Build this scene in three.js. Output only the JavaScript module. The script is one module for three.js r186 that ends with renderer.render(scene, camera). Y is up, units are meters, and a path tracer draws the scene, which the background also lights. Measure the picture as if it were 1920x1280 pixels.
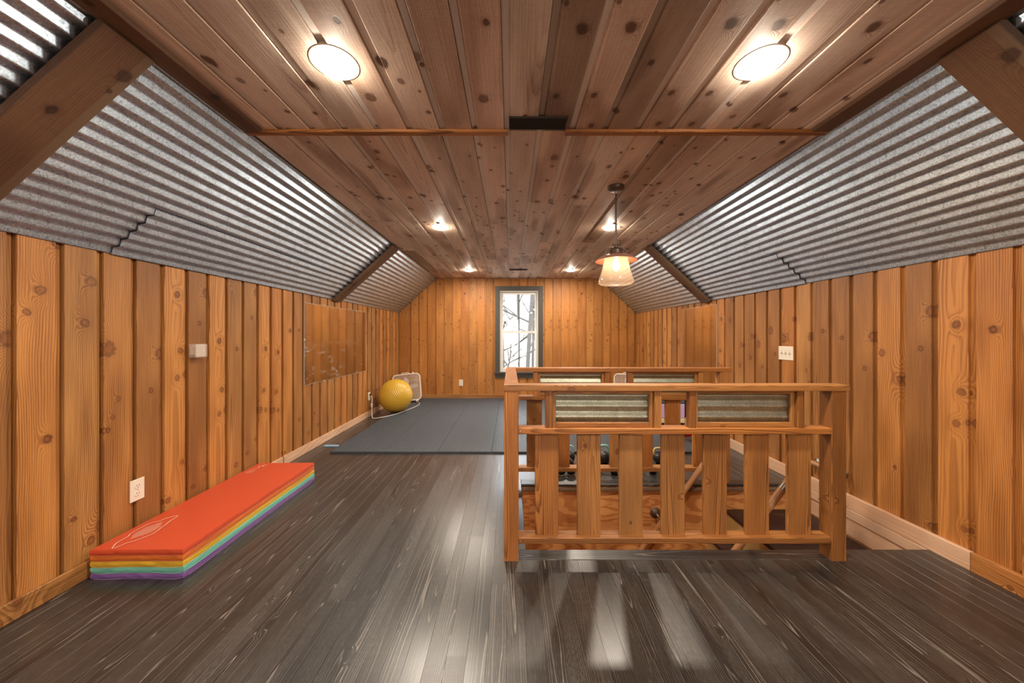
import * as THREE from 'three';
import { mergeGeometries } from 'three/addons/utils/BufferGeometryUtils.js';
import { RoundedBoxGeometry } from 'three/addons/geometries/RoundedBoxGeometry.js';
import { RectAreaLightUniformsLib } from 'three/addons/lights/RectAreaLightUniformsLib.js';

// ---------------------------------------------------------------- camera, sky, exposure
// Depth d runs away from the camera: world z = -d. Photo frame 1920 x 1280, focal length 650 px.
const scene = new THREE.Scene();
const camera = new THREE.PerspectiveCamera(2 * Math.atan(640 / 650) * 180 / Math.PI, 1.5, 0.05, 200);
camera.position.set(0, 1.34, 0);
camera.lookAt(0, 1.34, -10);
camera.setViewOffset(1920, 1280, 3, 11, 1920, 1280);
scene.background = new THREE.Color().setRGB(0.86, 0.94, 1.0);
scene.backgroundIntensity = 24.0;
const renderer = new THREE.WebGLRenderer();
renderer.toneMapping = THREE.LinearToneMapping;
renderer.toneMappingExposure = 0.6;
renderer.shadowMap.enabled = true;
RectAreaLightUniformsLib.init();
const LAMP_COLOR = new THREE.Color().setRGB(1.0, 0.875, 0.72);
const DOWNLIGHT = 1000, DOME_FILL = 0.9, PENDANT = 0.8;

// ---------------------------------------------------------------- room measures
const XL = -2.35, XR = 2.65, DB = 7.32, DREAR = -4.2;
const EAVE_L = 1.83, EAVE_R = 1.815, CEIL = 2.545, CXL = -1.554, CXR = 1.86;
const PITCH = 0.1765, LIP = 0.034;
const OPEN = { x0: 0.10, x1: XR, d0: 2.172, d1: 3.126 };

// ---------------------------------------------------------------- helpers
const V = (x, y, d) => new THREE.Vector3(x, y, -d);
let seedState = 7;
function rnd() { seedState = (seedState * 1664525 + 1013904223) >>> 0; return seedState / 4294967296; }
const rr = (a, b) => a + (b - a) * rnd();
const used = new Map();
function numbered(name) { const n = used.get(name) ?? 0; used.set(name, n + 1); return n ? name + '_' + String(n).padStart(3, '0') : name; }
function shadows(o) { o.castShadow = o.receiveShadow = true; return o; }
function tag(o, label, category, group, kind) {
  o.userData.label = label; o.userData.category = category;
  if (group) o.userData.group = group;
  if (kind) o.userData.kind = kind;
  return o;
}
function thing(name, label, category, pos = [0, 0, 0], group, kind) {
  const g = new THREE.Group(); g.name = numbered(name);
  g.position.set(pos[0], pos[1], -pos[2]);
  scene.add(g);
  return tag(g, label, category, group, kind);
}
function mesh(name, geo, mat, parent) {
  if (Array.isArray(geo)) geo = merge(geo);
  const m = shadows(new THREE.Mesh(geo, mat)); m.name = name;
  parent.add(m); return m;
}
function merge(list) {
  list = list.map((g) => { const n = g.index ? g.toNonIndexed() : g; for (const k of Object.keys(n.attributes)) if (!['position', 'normal', 'uv'].includes(k)) n.deleteAttribute(k); return n; });
  return mergeGeometries(list);
}
const box = (x0, x1, y0, y1, d0, d1) => new THREE.BoxGeometry(x1 - x0, y1 - y0, d1 - d0).translate((x0 + x1) / 2, (y0 + y1) / 2, -(d0 + d1) / 2);
const rbox = (w, h, l, r, s = 3) => new RoundedBoxGeometry(w, h, l, s, r);
const lathe = (pts, seg = 40) => new THREE.LatheGeometry(pts.map(([r, y]) => new THREE.Vector2(r, y)), seg);
const tube = (pts, r, seg = 32, rad = 8, closed = false) => new THREE.TubeGeometry(new THREE.CatmullRomCurve3(pts, closed, 'centripetal'), seg, r, rad, closed);
function rod(a, b, r, seg = 16) {
  const g = new THREE.CylinderGeometry(r, r, a.distanceTo(b), seg);
  g.applyQuaternion(new THREE.Quaternion().setFromUnitVectors(new THREE.Vector3(0, 1, 0), b.clone().sub(a).normalize()));
  return g.translate((a.x + b.x) / 2, (a.y + b.y) / 2, (a.z + b.z) / 2);
}

// ---------------------------------------------------------------- noise and textures
const TABLE = new Float32Array(65536);
{ let s = 12345; for (let i = 0; i < 65536; i++) { s = (Math.imul(s, 1664525) + 1013904223) >>> 0; TABLE[i] = s / 4294967296; } }
function n2(x, y) {
  const xi = Math.floor(x), yi = Math.floor(y); let fx = x - xi, fy = y - yi;
  fx = fx * fx * (3 - 2 * fx); fy = fy * fy * (3 - 2 * fy);
  const a = (xi & 255), b = ((xi + 1) & 255), c = (yi & 255) << 8, d = ((yi + 1) & 255) << 8;
  const p = TABLE[a | c], q = TABLE[b | c], r = TABLE[a | d], s = TABLE[b | d];
  return p + (q - p) * fx + (r - p + (p - q - r + s) * fx) * fy;
}
const sstep = (a, b, x) => { x = Math.min(1, Math.max(0, (x - a) / (b - a))); return x * x * (3 - 2 * x); };
function dataTexture(data, w, h, srgb = true) {
  const t = new THREE.DataTexture(data, w, h, THREE.RGBAFormat);
  t.magFilter = THREE.LinearFilter; t.minFilter = THREE.LinearFilter;
  t.wrapS = t.wrapT = THREE.RepeatWrapping;
  if (srgb) t.colorSpace = THREE.SRGBColorSpace;
  t.needsUpdate = true; return t;
}
// An atlas of board faces: `strips` boards side by side, each stripW metres wide and len metres long.
function woodAtlas(o) {
  const { W, H, strips, stripW, len, seed } = o, data = new Uint8Array(W * H * 4), sw = W / strips;
  seedState = seed;
  for (let s = 0; s < strips; s++) {
    const c0 = rr(-0.3, 1.3) * stripW, h0 = rr(o.hMin, o.hMax), slope = rr(-1, 1) * o.slope, sp = o.ring * rr(0.75, 1.3), off = rr(0, 200), tone = rr(-o.tone, o.tone), hue = rr(-o.hue, o.hue);
    const knots = [], many = Math.round(o.knots * len * rr(0.6, 1.4));
    for (let k = 0; k < many; k++) knots.push([rr(0.08, 0.92) * stripW, rr(0, len), rr(o.knotR[0], o.knotR[1]) * (rnd() < 0.25 ? 1.5 : 1), rr(0.5, 1), rr(0, 50)]);
    for (let py = 0; py < H; py++) {
      const v = (py / H) * len, cv = c0 + 0.05 * (n2(off + v * 0.9, 3) - 0.5) + 0.012 * (n2(off + v * 4, 9) - 0.5), hv = h0 + slope * v + 0.03 * (n2(off + v * 1.1, 21) - 0.5);
      const near = knots.filter((k) => Math.abs(k[1] - v) < k[2] * 7);
      for (let px = 0; px < sw; px++) {
        const u = (px / sw) * stripW;
        let dx = u - cv, halo = 0, push = 0, ink = 0, core = 0, ringK = 0;
        for (const k of near) {
          const a = (u - k[0]) / k[2], b = (v - k[1]) / (k[2] * o.knotLong), d2 = a * a + b * b + 0.9 * (n2(u * 60 + k[4], v * 60) - 0.5) + 0.4 * (n2(u * 170 + k[4], v * 170) - 0.5);
          push += Math.exp(-((a / 1.7) ** 2 + (b / 2.6) ** 2)) * k[2] * 2.2;
          if (o.halo && d2 < 16) halo += k[3] * Math.exp(-0.42 * Math.max(0, d2));
          if (d2 < 2.2) { const d = Math.sqrt(Math.max(d2, 0)); ink = Math.max(ink, k[3] * (1 - sstep(0.7, 1.45, d))); core = Math.max(core, 1 - sstep(0.6, 0.95, d)); ringK = 0.5 + 0.5 * Math.sin(d * 9 + k[4]); }
        }
        const r = Math.sqrt(dx * dx + hv * hv) + push + 0.0016 * (n2(off + u * 140, v * 5) - 0.5) + 0.006 * (n2(u * 22 + off, v * 2.6) - 0.5) + 0.016 * (n2(u * 8 + off, v * 1.3 + off) - 0.5);
        let f = r / sp; f -= Math.floor(f);
        const late = sstep(o.lateA, 0.93, f) * (1 - sstep(0.95, 1, f)) * (0.25 + 1.2 * n2(u * 13 + off * 5, v * 2.2 + off));
        const fib = n2(u * 1700 + off * 7, v * o.fibV) - 0.5, fib2 = n2(u * 420 + off, v * 5) - 0.5, blot = n2(u * 14 + off, v * 3.2 + off) - 0.5, speck = n2(u * 2600, v * 900 + off) - 0.5;
        let m = o.lateAmt * late + o.fib * fib + o.fib2 * fib2 + o.blot * blot + o.speck * speck + tone;
        if (o.pores) { const p = n2(u * 1500 + off * 3, v * 26); m += o.pores * sstep(0.74, 0.86, p); }
        if (o.halo) m += o.halo * Math.min(1, halo);
        if (o.saw) m += o.saw * (n2(u * 30 + off, v * 620) - 0.5);
        if (o.stain) m += o.stain * sstep(0.62, 0.82, n2(u * 9 + off * 2, v * 1.7 + off)) ;
        const lap = o.lap && px / sw > o.lap[0] ? 1 : 0; // planed lap beside the rough-sawn face, window sheen painted in as paleness
        m = Math.min(1, Math.max(0, m + (o.bias ?? 0.3)));
        const i = ((py * W) + Math.floor(s * sw) + px) * 4;
        for (let c = 0; c < 3; c++) {
          let col = o.light[c] + (o.dark[c] - o.light[c]) * m + hue * (c === 0 ? 6 : c === 1 ? -2 : -6);
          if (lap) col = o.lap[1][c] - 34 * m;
          if (ink > 0) { const kc = o.knotDark[c] + (o.knotMid[c] - o.knotDark[c]) * core * (0.5 + 0.5 * ringK); col += (kc - col) * ink * 0.88; }
          data[i + c] = Math.min(255, Math.max(0, col));
        }
        data[i + 3] = 255;
      }
    }
  }
  return Object.assign(dataTexture(data, W, H), { atlas: { strips, stripW, len } });
}
const WALL = woodAtlas({ W: 2048, H: 2048, strips: 8, stripW: 0.18, len: 2.6, seed: 11, hMin: 0.015, hMax: 0.09, slope: 0.02, ring: 0.0095, tone: 0.12, hue: 0.7, knots: 1.9, knotR: [0.007, 0.022], knotLong: 1.2, lateA: 0.25, lateAmt: 0.44, fib: 0.36, fib2: 0.26, blot: 0.45, speck: 0.24, fibV: 9,
  light: [197, 139, 75], dark: [119, 71, 29], halo: 0.22, knotDark: [70, 34, 12], knotMid: [150, 90, 44] });
const KNOTTY = woodAtlas({ W: 2048, H: 2048, strips: 8, stripW: 0.18, len: 2.6, seed: 29, hMin: 0.03, hMax: 0.1, slope: 0.01, ring: 0.006, tone: 0.09, hue: 0.7, knots: 8, knotR: [0.004, 0.0105], knotLong: 1.1, lateA: 0.4, lateAmt: 0.26, fib: 0.28, fib2: 0.3, blot: 0.35, speck: 0.06, fibV: 7,
  light: [206, 142, 70], dark: [134, 78, 26], knotDark: [66, 28, 8], knotMid: [110, 56, 20] });
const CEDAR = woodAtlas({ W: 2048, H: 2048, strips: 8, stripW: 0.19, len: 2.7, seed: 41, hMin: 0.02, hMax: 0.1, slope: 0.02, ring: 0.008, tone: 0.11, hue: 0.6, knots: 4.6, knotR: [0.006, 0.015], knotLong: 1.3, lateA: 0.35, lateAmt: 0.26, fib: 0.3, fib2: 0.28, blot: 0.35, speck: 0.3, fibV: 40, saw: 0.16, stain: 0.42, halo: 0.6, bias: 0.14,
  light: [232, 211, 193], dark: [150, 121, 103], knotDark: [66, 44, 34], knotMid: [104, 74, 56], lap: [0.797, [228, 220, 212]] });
const RAIL = woodAtlas({ W: 1024, H: 2048, strips: 6, stripW: 0.145, len: 2.2, seed: 53, hMin: 0.01, hMax: 0.07, slope: 0.015, ring: 0.0062, tone: 0.1, hue: 0.7, knots: 1.1, knotR: [0.006, 0.011], knotLong: 1.5, lateA: 0.35, lateAmt: 0.55, fib: 0.34, fib2: 0.24, blot: 0.3, speck: 0.24, fibV: 9,
  light: [196, 134, 72], dark: [92, 54, 21], knotDark: [62, 28, 10], knotMid: [128, 64, 26] });
const OAK = woodAtlas({ W: 2040, H: 2048, strips: 24, stripW: 0.083, len: 2.05, seed: 67, hMin: 0.004, hMax: 0.05, slope: 0.014, ring: 0.0066, tone: 0.05, hue: 0.1, knots: 0.3, knotR: [0.003, 0.007], knotLong: 2.2, lateA: 0.74, lateAmt: 0.8, bias: 0.02, fib: 0.22, fib2: 0.16, blot: 0.12, speck: 0.26, fibV: 20, pores: 0.3,
  light: [40, 37, 35], dark: [158, 152, 144], knotDark: [16, 14, 13], knotMid: [44, 40, 37] });
const PALE = woodAtlas({ W: 512, H: 1024, strips: 3, stripW: 0.11, len: 2.2, seed: 83, hMin: 0.02, hMax: 0.08, slope: 0.015, ring: 0.007, tone: 0.08, hue: 0.4, knots: 0.5, knotR: [0.004, 0.008], knotLong: 1.5, lateA: 0.35, lateAmt: 0.35, fib: 0.26, fib2: 0.2, blot: 0.3, speck: 0.14, fibV: 9,
  light: [224, 190, 160], dark: [172, 130, 98], knotDark: [96, 58, 34], knotMid: [140, 96, 64] });
function plywood() {
  const N = 1024, d = new Uint8Array(N * N * 4);
  for (let y = 0; y < N; y++) for (let x = 0; x < N; x++) {
    const u = x / N, v = y / N, w = 1.5 * n2(u * 1.7 + 3, v * 6) + 0.35 * n2(u * 5, v * 15) + 0.08 * n2(u * 24, v * 60);
    let f = w * 4.2; f -= Math.floor(f);
    const m = 0.55 * sstep(0.5, 0.62, f) * (1 - sstep(0.9, 1, f)) + 0.3 * (n2(u * 20, v * 500) - 0.5) + 0.25 * (n2(u * 4, v * 9 + 40) - 0.5) + 0.25, i = (y * N + x) * 4;
    const L = [224, 162, 96], K = [172, 106, 54];
    for (let c = 0; c < 3; c++) d[i + c] = Math.min(255, Math.max(0, L[c] + (K[c] - L[c]) * m));
    d[i + 3] = 255;
  }
  return dataTexture(d, N, N);
}
// Galvanised spangle: cells of slightly different grey, with a dusting of dull specks.
function spangle() {
  const N = 1024, d = new Uint8Array(N * N * 4), C = 150;
  const cell = (i, j) => { const k = ((j % C + C) % C) * C + (i % C + C) % C; return [TABLE[k], TABLE[(k * 7 + 13) & 65535], TABLE[(k * 3 + 101) & 65535]]; };
  for (let y = 0; y < N; y++) for (let x = 0; x < N; x++) {
    const u = (x / N) * C, v = (y / N) * C, iu = Math.floor(u), iv = Math.floor(v);
    let best = 9, g = 0;
    for (let a = -1; a < 2; a++) for (let b = -1; b < 2; b++) { const [p, q, t] = cell(iu + a, iv + b), dd = (iu + a + p - u) ** 2 + (iv + b + q - v) ** 2; if (dd < best) { best = dd; g = t; } }
    const big = n2(x / 60, y / 60), dull = sstep(0.7, 0.85, n2(x / 9, y / 9)) * 0.25, i = (y * N + x) * 4;
    const k = 0.82 + 0.18 * g + 0.08 * (big - 0.5) - dull * 0.5;
    d[i] = 210 * Math.min(1, k); d[i + 1] = 230 * Math.min(1, k); d[i + 2] = 250 * Math.min(1, k); d[i + 3] = 255;
  }
  return dataTexture(d, N, N);
}
function tarnish() { // silvering of an old mirror: clear grey-brown with chalky blots and specks
  const W = 512, H = 512, d = new Uint8Array(W * H * 4);
  for (let y = 0; y < H; y++) for (let x = 0; x < W; x++) {
    const u = x / W, v = y / H;
    const low = sstep(0.75, 0.1, v), n = n2(u * 9 + 3, v * 16 + 8) * 0.6 + n2(u * 30, v * 42) * 0.4;
    const b = sstep(0.6, 0.95, n) * low * 0.4, s = sstep(0.88, 0.97, n2(u * 150, v * 150)) * 0.35 * (0.3 + 0.7 * low);
    const k = Math.min(1, b + s), i = (y * W + x) * 4;
    d[i] = 205; d[i + 1] = 255 * Math.min(1, 0.06 + 0.7 * k); d[i + 2] = 255 * (1 - 0.5 * k); d[i + 3] = 255; // r: unused, g: roughness, b: metalness
  }
  return dataTexture(d, W, H, false);
}
const SPANGLE = spangle(), PLY = plywood(), TARNISH = tarnish();

// ---------------------------------------------------------------- materials
const std = (p) => new THREE.MeshStandardMaterial(p);
const lin = (r, g, b) => new THREE.Color().setRGB(r, g, b);
const plain = (r, g, b, roughness = 0.5, extra = {}) => std({ color: lin(r, g, b), roughness, ...extra });
const tones = (map, list, p) => list.map((c) => std({ map, color: lin(...c), bumpMap: map, ...p }));
const wallMats = tones(WALL, [[1, 1, 1], [0.94, 0.87, 0.8], [1, 0.93, 0.85], [0.86, 0.78, 0.7], [1.03, 1.02, 1]], { roughness: 0.55, bumpScale: 0.001 });
const knotMats = tones(KNOTTY, [[1, 1, 1], [0.92, 0.9, 0.85], [0.97, 0.92, 0.85], [0.84, 0.8, 0.74]], { roughness: 0.55, bumpScale: 0.0005 });
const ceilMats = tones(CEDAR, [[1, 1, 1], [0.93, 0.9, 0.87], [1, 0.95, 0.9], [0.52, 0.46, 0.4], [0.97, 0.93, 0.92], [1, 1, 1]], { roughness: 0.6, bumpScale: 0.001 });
const railMats = tones(RAIL, [[1, 1, 1], [0.9, 0.85, 0.8], [1, 0.96, 0.92], [0.74, 0.68, 0.6]], { roughness: 0.5, bumpScale: 0.0005 });
const darkTimber = tones(CEDAR, [[0.2, 0.125, 0.075]], { roughness: 0.65, bumpScale: 0.001 });
const floorMats = [[0.68, 0.67, 0.66], [0.6, 0.59, 0.59], [0.76, 0.74, 0.73]].map((c, k) => new THREE.MeshPhysicalMaterial({ map: OAK, color: lin(...c), bumpMap: OAK, bumpScale: 0.0003, roughness: 0.3 + 0.03 * k, specularIntensity: 2, anisotropy: 0.5 }));
const treadMat = plain(0.035, 0.014, 0.011, 0.5);
const plyMat = std({ map: PLY, roughness: 0.65 });
const paleBoard = tones(PALE, [[1, 1, 1]], { roughness: 0.6, bumpScale: 0.0004 });
const metal = std({ map: SPANGLE, metalness: 1, roughness: 0.4, side: THREE.DoubleSide });
const insetMetal = std({ map: SPANGLE, color: lin(0.92, 0.76, 0.5), metalness: 1, roughness: 0.52, side: THREE.DoubleSide });  // golden tint stands in for wood reflected in the galvanised sheet
const slabMat = std({ color: lin(0.5, 0.33, 0.17), roughness: 0.9 }); // bare pine sheathing
const subfloorMat = std({ color: lin(0.5, 0.33, 0.17), roughness: 0.8 });
const ivory = std({ color: lin(0.8, 0.72, 0.6), roughness: 0.35 });
const ivoryDark = std({ color: lin(0.12, 0.1, 0.08), roughness: 0.5 });
const screwMat = std({ color: lin(0.55, 0.5, 0.42), metalness: 1, roughness: 0.35 });
const iron = std({ color: lin(0.26, 0.22, 0.18), metalness: 0.9, roughness: 0.36 });
const bronze = std({ color: lin(0.1, 0.07, 0.05), metalness: 0.7, roughness: 0.42 });
const dowel = tones(PALE, [[0.7, 0.55, 0.36]], { roughness: 0.4, bumpScale: 0.0002 })[0];
const casingMat = std({ color: lin(0.06, 0.055, 0.045), roughness: 0.5 });
const vinyl = std({ color: lin(0.72, 0.68, 0.62), roughness: 0.35 });
const rubber = std({ color: lin(0.05, 0.062, 0.076), roughness: 0.42 });
const blackMat = std({ color: lin(0.015, 0.015, 0.015), roughness: 0.4 });
const clipMat = new THREE.MeshPhysicalMaterial({ color: 0xffffff, transmission: 0.7, roughness: 0.15, thickness: 0 });

// ---------------------------------------------------------------- boards
// A board in its own axes: x across (0..w), y along, z out of its face (face at 0, back at -t). lip > 0 leaves a recessed lap along x = w.
// len may be a function of x (sloping tops).
function plank({ w, t = 0.03, len, lip = 0, lipD = 0.018, gap = 0.007, e = 0.0015, atlas, strip, v0 = 0, flip = false }) {
  const A = atlas.atlas, wf = w - lip, top = typeof len === 'function' ? len : () => len;
  const P = lip ? [[e, 0], [wf - e, 0], [wf, -e], [wf, -lipD], [w - gap, -lipD], [w - gap, -t], [0, -t], [0, -e]]
    : [[e, 0], [w - e, 0], [w, -e], [w, -t + e], [w - e, -t], [e, -t], [0, -t + e], [0, -e]];
  const pos = [], uv = [], idx = ((strip % A.strips) + A.strips) % A.strips;
  const U = (x, z) => { let a = Math.min(0.985, Math.max(0.015, (x + (x > w / 2 ? z : -z) * 0.8) / A.stripW)); if (flip) a = 1 - a; return (idx + a) / A.strips; };
  const put = (x, y, z) => { pos.push(x, y, z); uv.push(U(x, z), (v0 + y) / A.len); };
  for (let i = 0; i < P.length; i++) {
    const [ax, az] = P[i], [bx, bz] = P[(i + 1) % P.length], al = top(ax), bl = top(bx);
    put(ax, 0, az); put(bx, 0, bz); put(bx, bl, bz); put(ax, 0, az); put(bx, bl, bz); put(ax, al, az);
  }
  const c = P.map(([x, z]) => new THREE.Vector2(x, z));
  for (const [a, b, d] of THREE.ShapeUtils.triangulateShape(c, [])) {
    const q = [c[a], c[b], c[d]], cross = (q[1].x - q[0].x) * (q[2].y - q[0].y) - (q[1].y - q[0].y) * (q[2].x - q[0].x), up = cross < 0 ? [0, 1, 2] : [0, 2, 1];
    for (const k of up) put(q[k].x, top(q[k].x), q[k].y);
    for (const k of [...up].reverse()) put(q[k].x, 0, q[k].y);
  }
  const g = new THREE.BufferGeometry();
  g.setAttribute('position', new THREE.Float32BufferAttribute(pos, 3));
  g.setAttribute('uv', new THREE.Float32BufferAttribute(uv, 2));
  g.computeVertexNormals();
  return g;
}
const AX = { X: [1, 0, 0], Y: [0, 1, 0], D: [0, 0, -1], nX: [-1, 0, 0], nY: [0, -1, 0], nD: [0, 0, 1] };
function lay(geo, origin, xdir, ydir) {
  const x = new THREE.Vector3(...xdir), y = new THREE.Vector3(...ydir);
  return geo.applyMatrix4(new THREE.Matrix4().makeBasis(x, y, x.clone().cross(y)).setPosition(origin));
}
const pick = (list) => list[Math.floor(rnd() * list.length)];
// a piece of squared timber between two corners, its grain along `along`
function timber(x0, x1, y0, y1, d0, d1, along, atlas = RAIL, e = 0.003) {
  const strip = Math.floor(rnd() * atlas.atlas.strips), sz = { X: x1 - x0, Y: y1 - y0, D: d1 - d0 };
  const v0 = rnd() * Math.max(0, atlas.atlas.len - sz[along]), o = { atlas, strip, e, v0, len: sz[along], flip: rnd() < 0.5 };
  if (along === 'X') return lay(plank({ ...o, w: sz.Y, t: sz.D }), V(x0, y1, d0), AX.nY, AX.X);
  if (along === 'Y') return lay(plank({ ...o, w: sz.X, t: sz.D }), V(x0, y0, d0), AX.X, AX.Y);
  return lay(plank({ ...o, w: sz.X, t: sz.Y }), V(x0, y1, d0), AX.X, AX.D);
}

// ---------------------------------------------------------------- floor
seedState = 101;
const floor = thing('floor', 'dark-stained oak strip floor with pale grain, cut away for the stairs', 'floor', [0, 0, 0], null, 'structure');
{
  const s = new THREE.Shape([[XL - 0.15, DREAR - 0.15], [XR + 0.15, DREAR - 0.15], [XR + 0.15, DB + 0.15], [XL - 0.15, DB + 0.15]].map(([x, d]) => new THREE.Vector2(x, d)));
  s.holes.push(new THREE.Path([[OPEN.x0 - 0.021, OPEN.d0 - 0.023], [OPEN.x0 - 0.021, OPEN.d1 + 0.021], [OPEN.x1 + 0.021, OPEN.d1 + 0.021], [OPEN.x1 + 0.021, OPEN.d0 - 0.023]].map(([x, d]) => new THREE.Vector2(x, d))));
  mesh('subfloor', new THREE.ExtrudeGeometry(s, { depth: 0.2, bevelEnabled: false }).rotateX(-Math.PI / 2).translate(0, -0.218, 0), subfloorMat, floor);
  const W = 0.0833, rows = Math.round((XR - XL) / W), rest = [];
  const piece = (x, d0, d1) => lay(plank({ w: W, t: 0.018, len: d1 - d0, e: 0.0006, atlas: OAK, strip: Math.floor(rnd() * 24), v0: rr(0, 2.05 - Math.min(2.05, d1 - d0)), flip: rnd() < 0.5 }), V(x, 0, d0), AX.X, AX.D);
  const run = (x, a, b, out) => { let d = a; while (d < b - 0.02) { let l = rr(0.7, 2.0); if (b - d - l < 0.35) l = Math.min(b - d, 2.04); out(x, d, Math.min(d + l, b)); d += l; } };
  for (let r = 0; r < rows; r++) {
    const x = XL + r * (XR - XL) / rows, over = x + W > OPEN.x0 - 0.1 && x > -0.06, border = x > 0.02 - W && x < 2.0;
    const single = (xx, a, b) => mesh('floor_board', piece(xx, a, b), pick(floorMats), floor), joined = (xx, a, b) => rest.push(piece(xx, a, b));
    const start = rr(0.5, 1.1);
    run(x, DREAR, start, joined);
    if (over && x + W > 0.0) { run(x, start, x < 1.995 ? 2.07 : 2.172, single); run(x, 3.226, 5.2, single); } else run(x, start, 5.2, single);
    run(x, 5.2, DB, joined);
  }
  const st = mesh('more_floor_boards', rest, floorMats[0], floor); st.userData.kind = 'stuff';
  // border boards round the stair opening
  mesh('border_board', lay(plank({ w: 0.1, t: 0.03, len: 2.056, e: 0.004, atlas: OAK, strip: 5, v0: 0 }), V(0.01, 0.001, 2.172), AX.nD, AX.X), floorMats[1], floor);
  mesh('border_board', lay(plank({ w: 0.095, t: 0.03, len: 1.054, e: 0.004, atlas: OAK, strip: 9, v0: 0.3 }), V(0.004, 0.001, 2.172), AX.X, AX.D), floorMats[0], floor);
  mesh('border_board', lay(plank({ w: 0.1, t: 0.03, len: 2.04, e: 0.004, atlas: OAK, strip: 14, v0: 0 }), V(0.1, 0.001, 3.226), AX.nD, AX.X), floorMats[1], floor);
  mesh('border_board', lay(plank({ w: 0.1, t: 0.03, len: 0.5, e: 0.004, atlas: OAK, strip: 15, v0: 0 }), V(2.142, 0.001, 3.226), AX.nD, AX.X), floorMats[0], floor);
}

// ---------------------------------------------------------------- side walls
seedState = 202;
function sideWall(side) {
  const L = side === 'left', X = L ? XL : XR, eave = L ? EAVE_L : EAVE_R, low = L ? 0 : -0.0, D0 = L ? 1.651 : 1.62;
  const w = thing('wall_' + side, `${L ? 'knotty cedar channel-board side wall that holds the wide landscape mirror' : 'knotty cedar channel-board side wall beside the stairwell'}`, 'wall', [0, 0, 0], null, 'structure');
  const a = L ? X - 0.15 : X + 0.03, b = L ? X - 0.03 : X + 0.15;
  mesh('wall_core', L ? box(a, b, -0.2, eave + 0.05, DREAR, DB + 0.15) : box(a, b, -1.2, eave + 0.05, DREAR, DB + 0.15), slabMat, w);
  const first = D0 - 8 * PITCH, n = Math.ceil((DB - first) / PITCH);
  for (let k = 0; k < n; k++) {
    const d = first + k * PITCH, d1 = Math.min(DB - 0.001, d + PITCH), wd = d1 - d; if (wd < 0.03) continue;
    const o = { w: wd, len: eave - low + 0.02, lip: wd > 0.1 ? LIP : 0, atlas: WALL, strip: Math.floor(rnd() * 8), v0: rr(0, 0.7), flip: rnd() < 0.5 };
    const g = L ? lay(plank(o), V(X, low, d), AX.D, AX.Y) : lay(plank(o), V(X, low, d1), AX.nD, AX.Y);
    mesh('board', g, pick(wallMats), w);
  }
  // the same boarding behind the camera, out of the picture
  mesh('boarding', L ? box(X - 0.019, X, 0, eave, DREAR, first) : box(X, X + 0.019, 0, eave, DREAR, first), plain(0.42, 0.2, 0.07, 0.6), w);
  return w;
}
const wallLeft = sideWall('left'), wallRight = sideWall('right');
mesh('stair_side_lining', box(XR, XR + 0.019, -1.2, 0, OPEN.d0 - 0.3, OPEN.d1 + 0.3), plyMat, wallRight);

// ---------------------------------------------------------------- end wall with the window
seedState = 303;
const WIN = { cx: 0.1835, w: 0.82, y0: 0.574, y1: 2.29 }, wx0 = WIN.cx - WIN.w / 2, wx1 = WIN.cx + WIN.w / 2;
const topAt = (x) => x < CXL ? EAVE_L + (x - XL) / (CXL - XL) * (CEIL - EAVE_L) : x > CXR ? EAVE_R + (XR - x) / (XR - CXR) * (CEIL - EAVE_R) : CEIL;
function gable(name, label, d, dir, hole) { // wall core with a window hole, 0.13 thick
  const w = thing(name, label, 'wall', [0, 0, 0], null, 'structure');
  const s = new THREE.Shape([[XL - 0.15, -0.2], [XR + 0.15, -0.2], [XR + 0.15, EAVE_R + 0.1], [CXR + 0.1, CEIL + 0.14], [CXL - 0.1, CEIL + 0.14], [XL - 0.15, EAVE_L + 0.1]].map((p) => new THREE.Vector2(...p)));
  for (const [x0, x1, y0, y1] of hole) s.holes.push(new THREE.Path([[x0, y0], [x0, y1], [x1, y1], [x1, y0]].map((p) => new THREE.Vector2(...p))));
  mesh('wall_core', new THREE.ExtrudeGeometry(s, { depth: 0.12, bevelEnabled: false }).translate(0, 0, -d - (dir > 0 ? 0.12 : 0)), slabMat, w);
  return w;
}
const wallBack = gable('wall_back', 'knotty pine channel-board gable wall around the tall window', DB + 0.03, 1, [[wx0, wx1, WIN.y0, WIN.y1]]);
{
  const start = -2.35 + 0.075;
  const put = (x0, x1, y0, y1, lip, strip, v0, mat) => {
    if (x1 - x0 < 0.012) return;
    const g = plank({ w: x1 - x0, len: typeof y1 === 'function' ? (x) => y1(x0 + x) - y0 : y1 - y0, lip: lip && x1 - x0 > 0.08 ? LIP : 0, t: 0.03, lipD: 0.016, gap: 0.006, atlas: KNOTTY, strip, v0: v0 + y0 * 0, flip: false });
    mesh('board', lay(g, V(x0, y0, DB), AX.X, AX.Y), mat, wallBack);
  };
  for (let k = -1; k < 29; k++) {
    const x0 = Math.max(XL + 0.001, start + k * PITCH), x1 = Math.min(XR - 0.001, start + (k + 1) * PITCH); if (x1 - x0 < 0.02) continue;
    const strip = Math.floor(rnd() * 8), mat = pick(knotMats), full = (x) => topAt(x) - 0.004;
    const cuts = [x0, ...[wx0, wx1, CXL, CXR].filter((c) => c > x0 + 0.001 && c < x1 - 0.001).sort((p, q) => p - q), x1];
    for (let i = 0; i + 1 < cuts.length; i++) {
      const mid = (cuts[i] + cuts[i + 1]) / 2, last = i + 2 === cuts.length;
      if (mid > wx0 && mid < wx1) { put(cuts[i], cuts[i + 1], 0, WIN.y0, last, strip, 0, mat); put(cuts[i], cuts[i + 1], WIN.y1, full, last, strip, 0, mat); }
      else put(cuts[i], cuts[i + 1], 0, full, last, strip, 0, mat);
    }
  }
}
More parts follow.
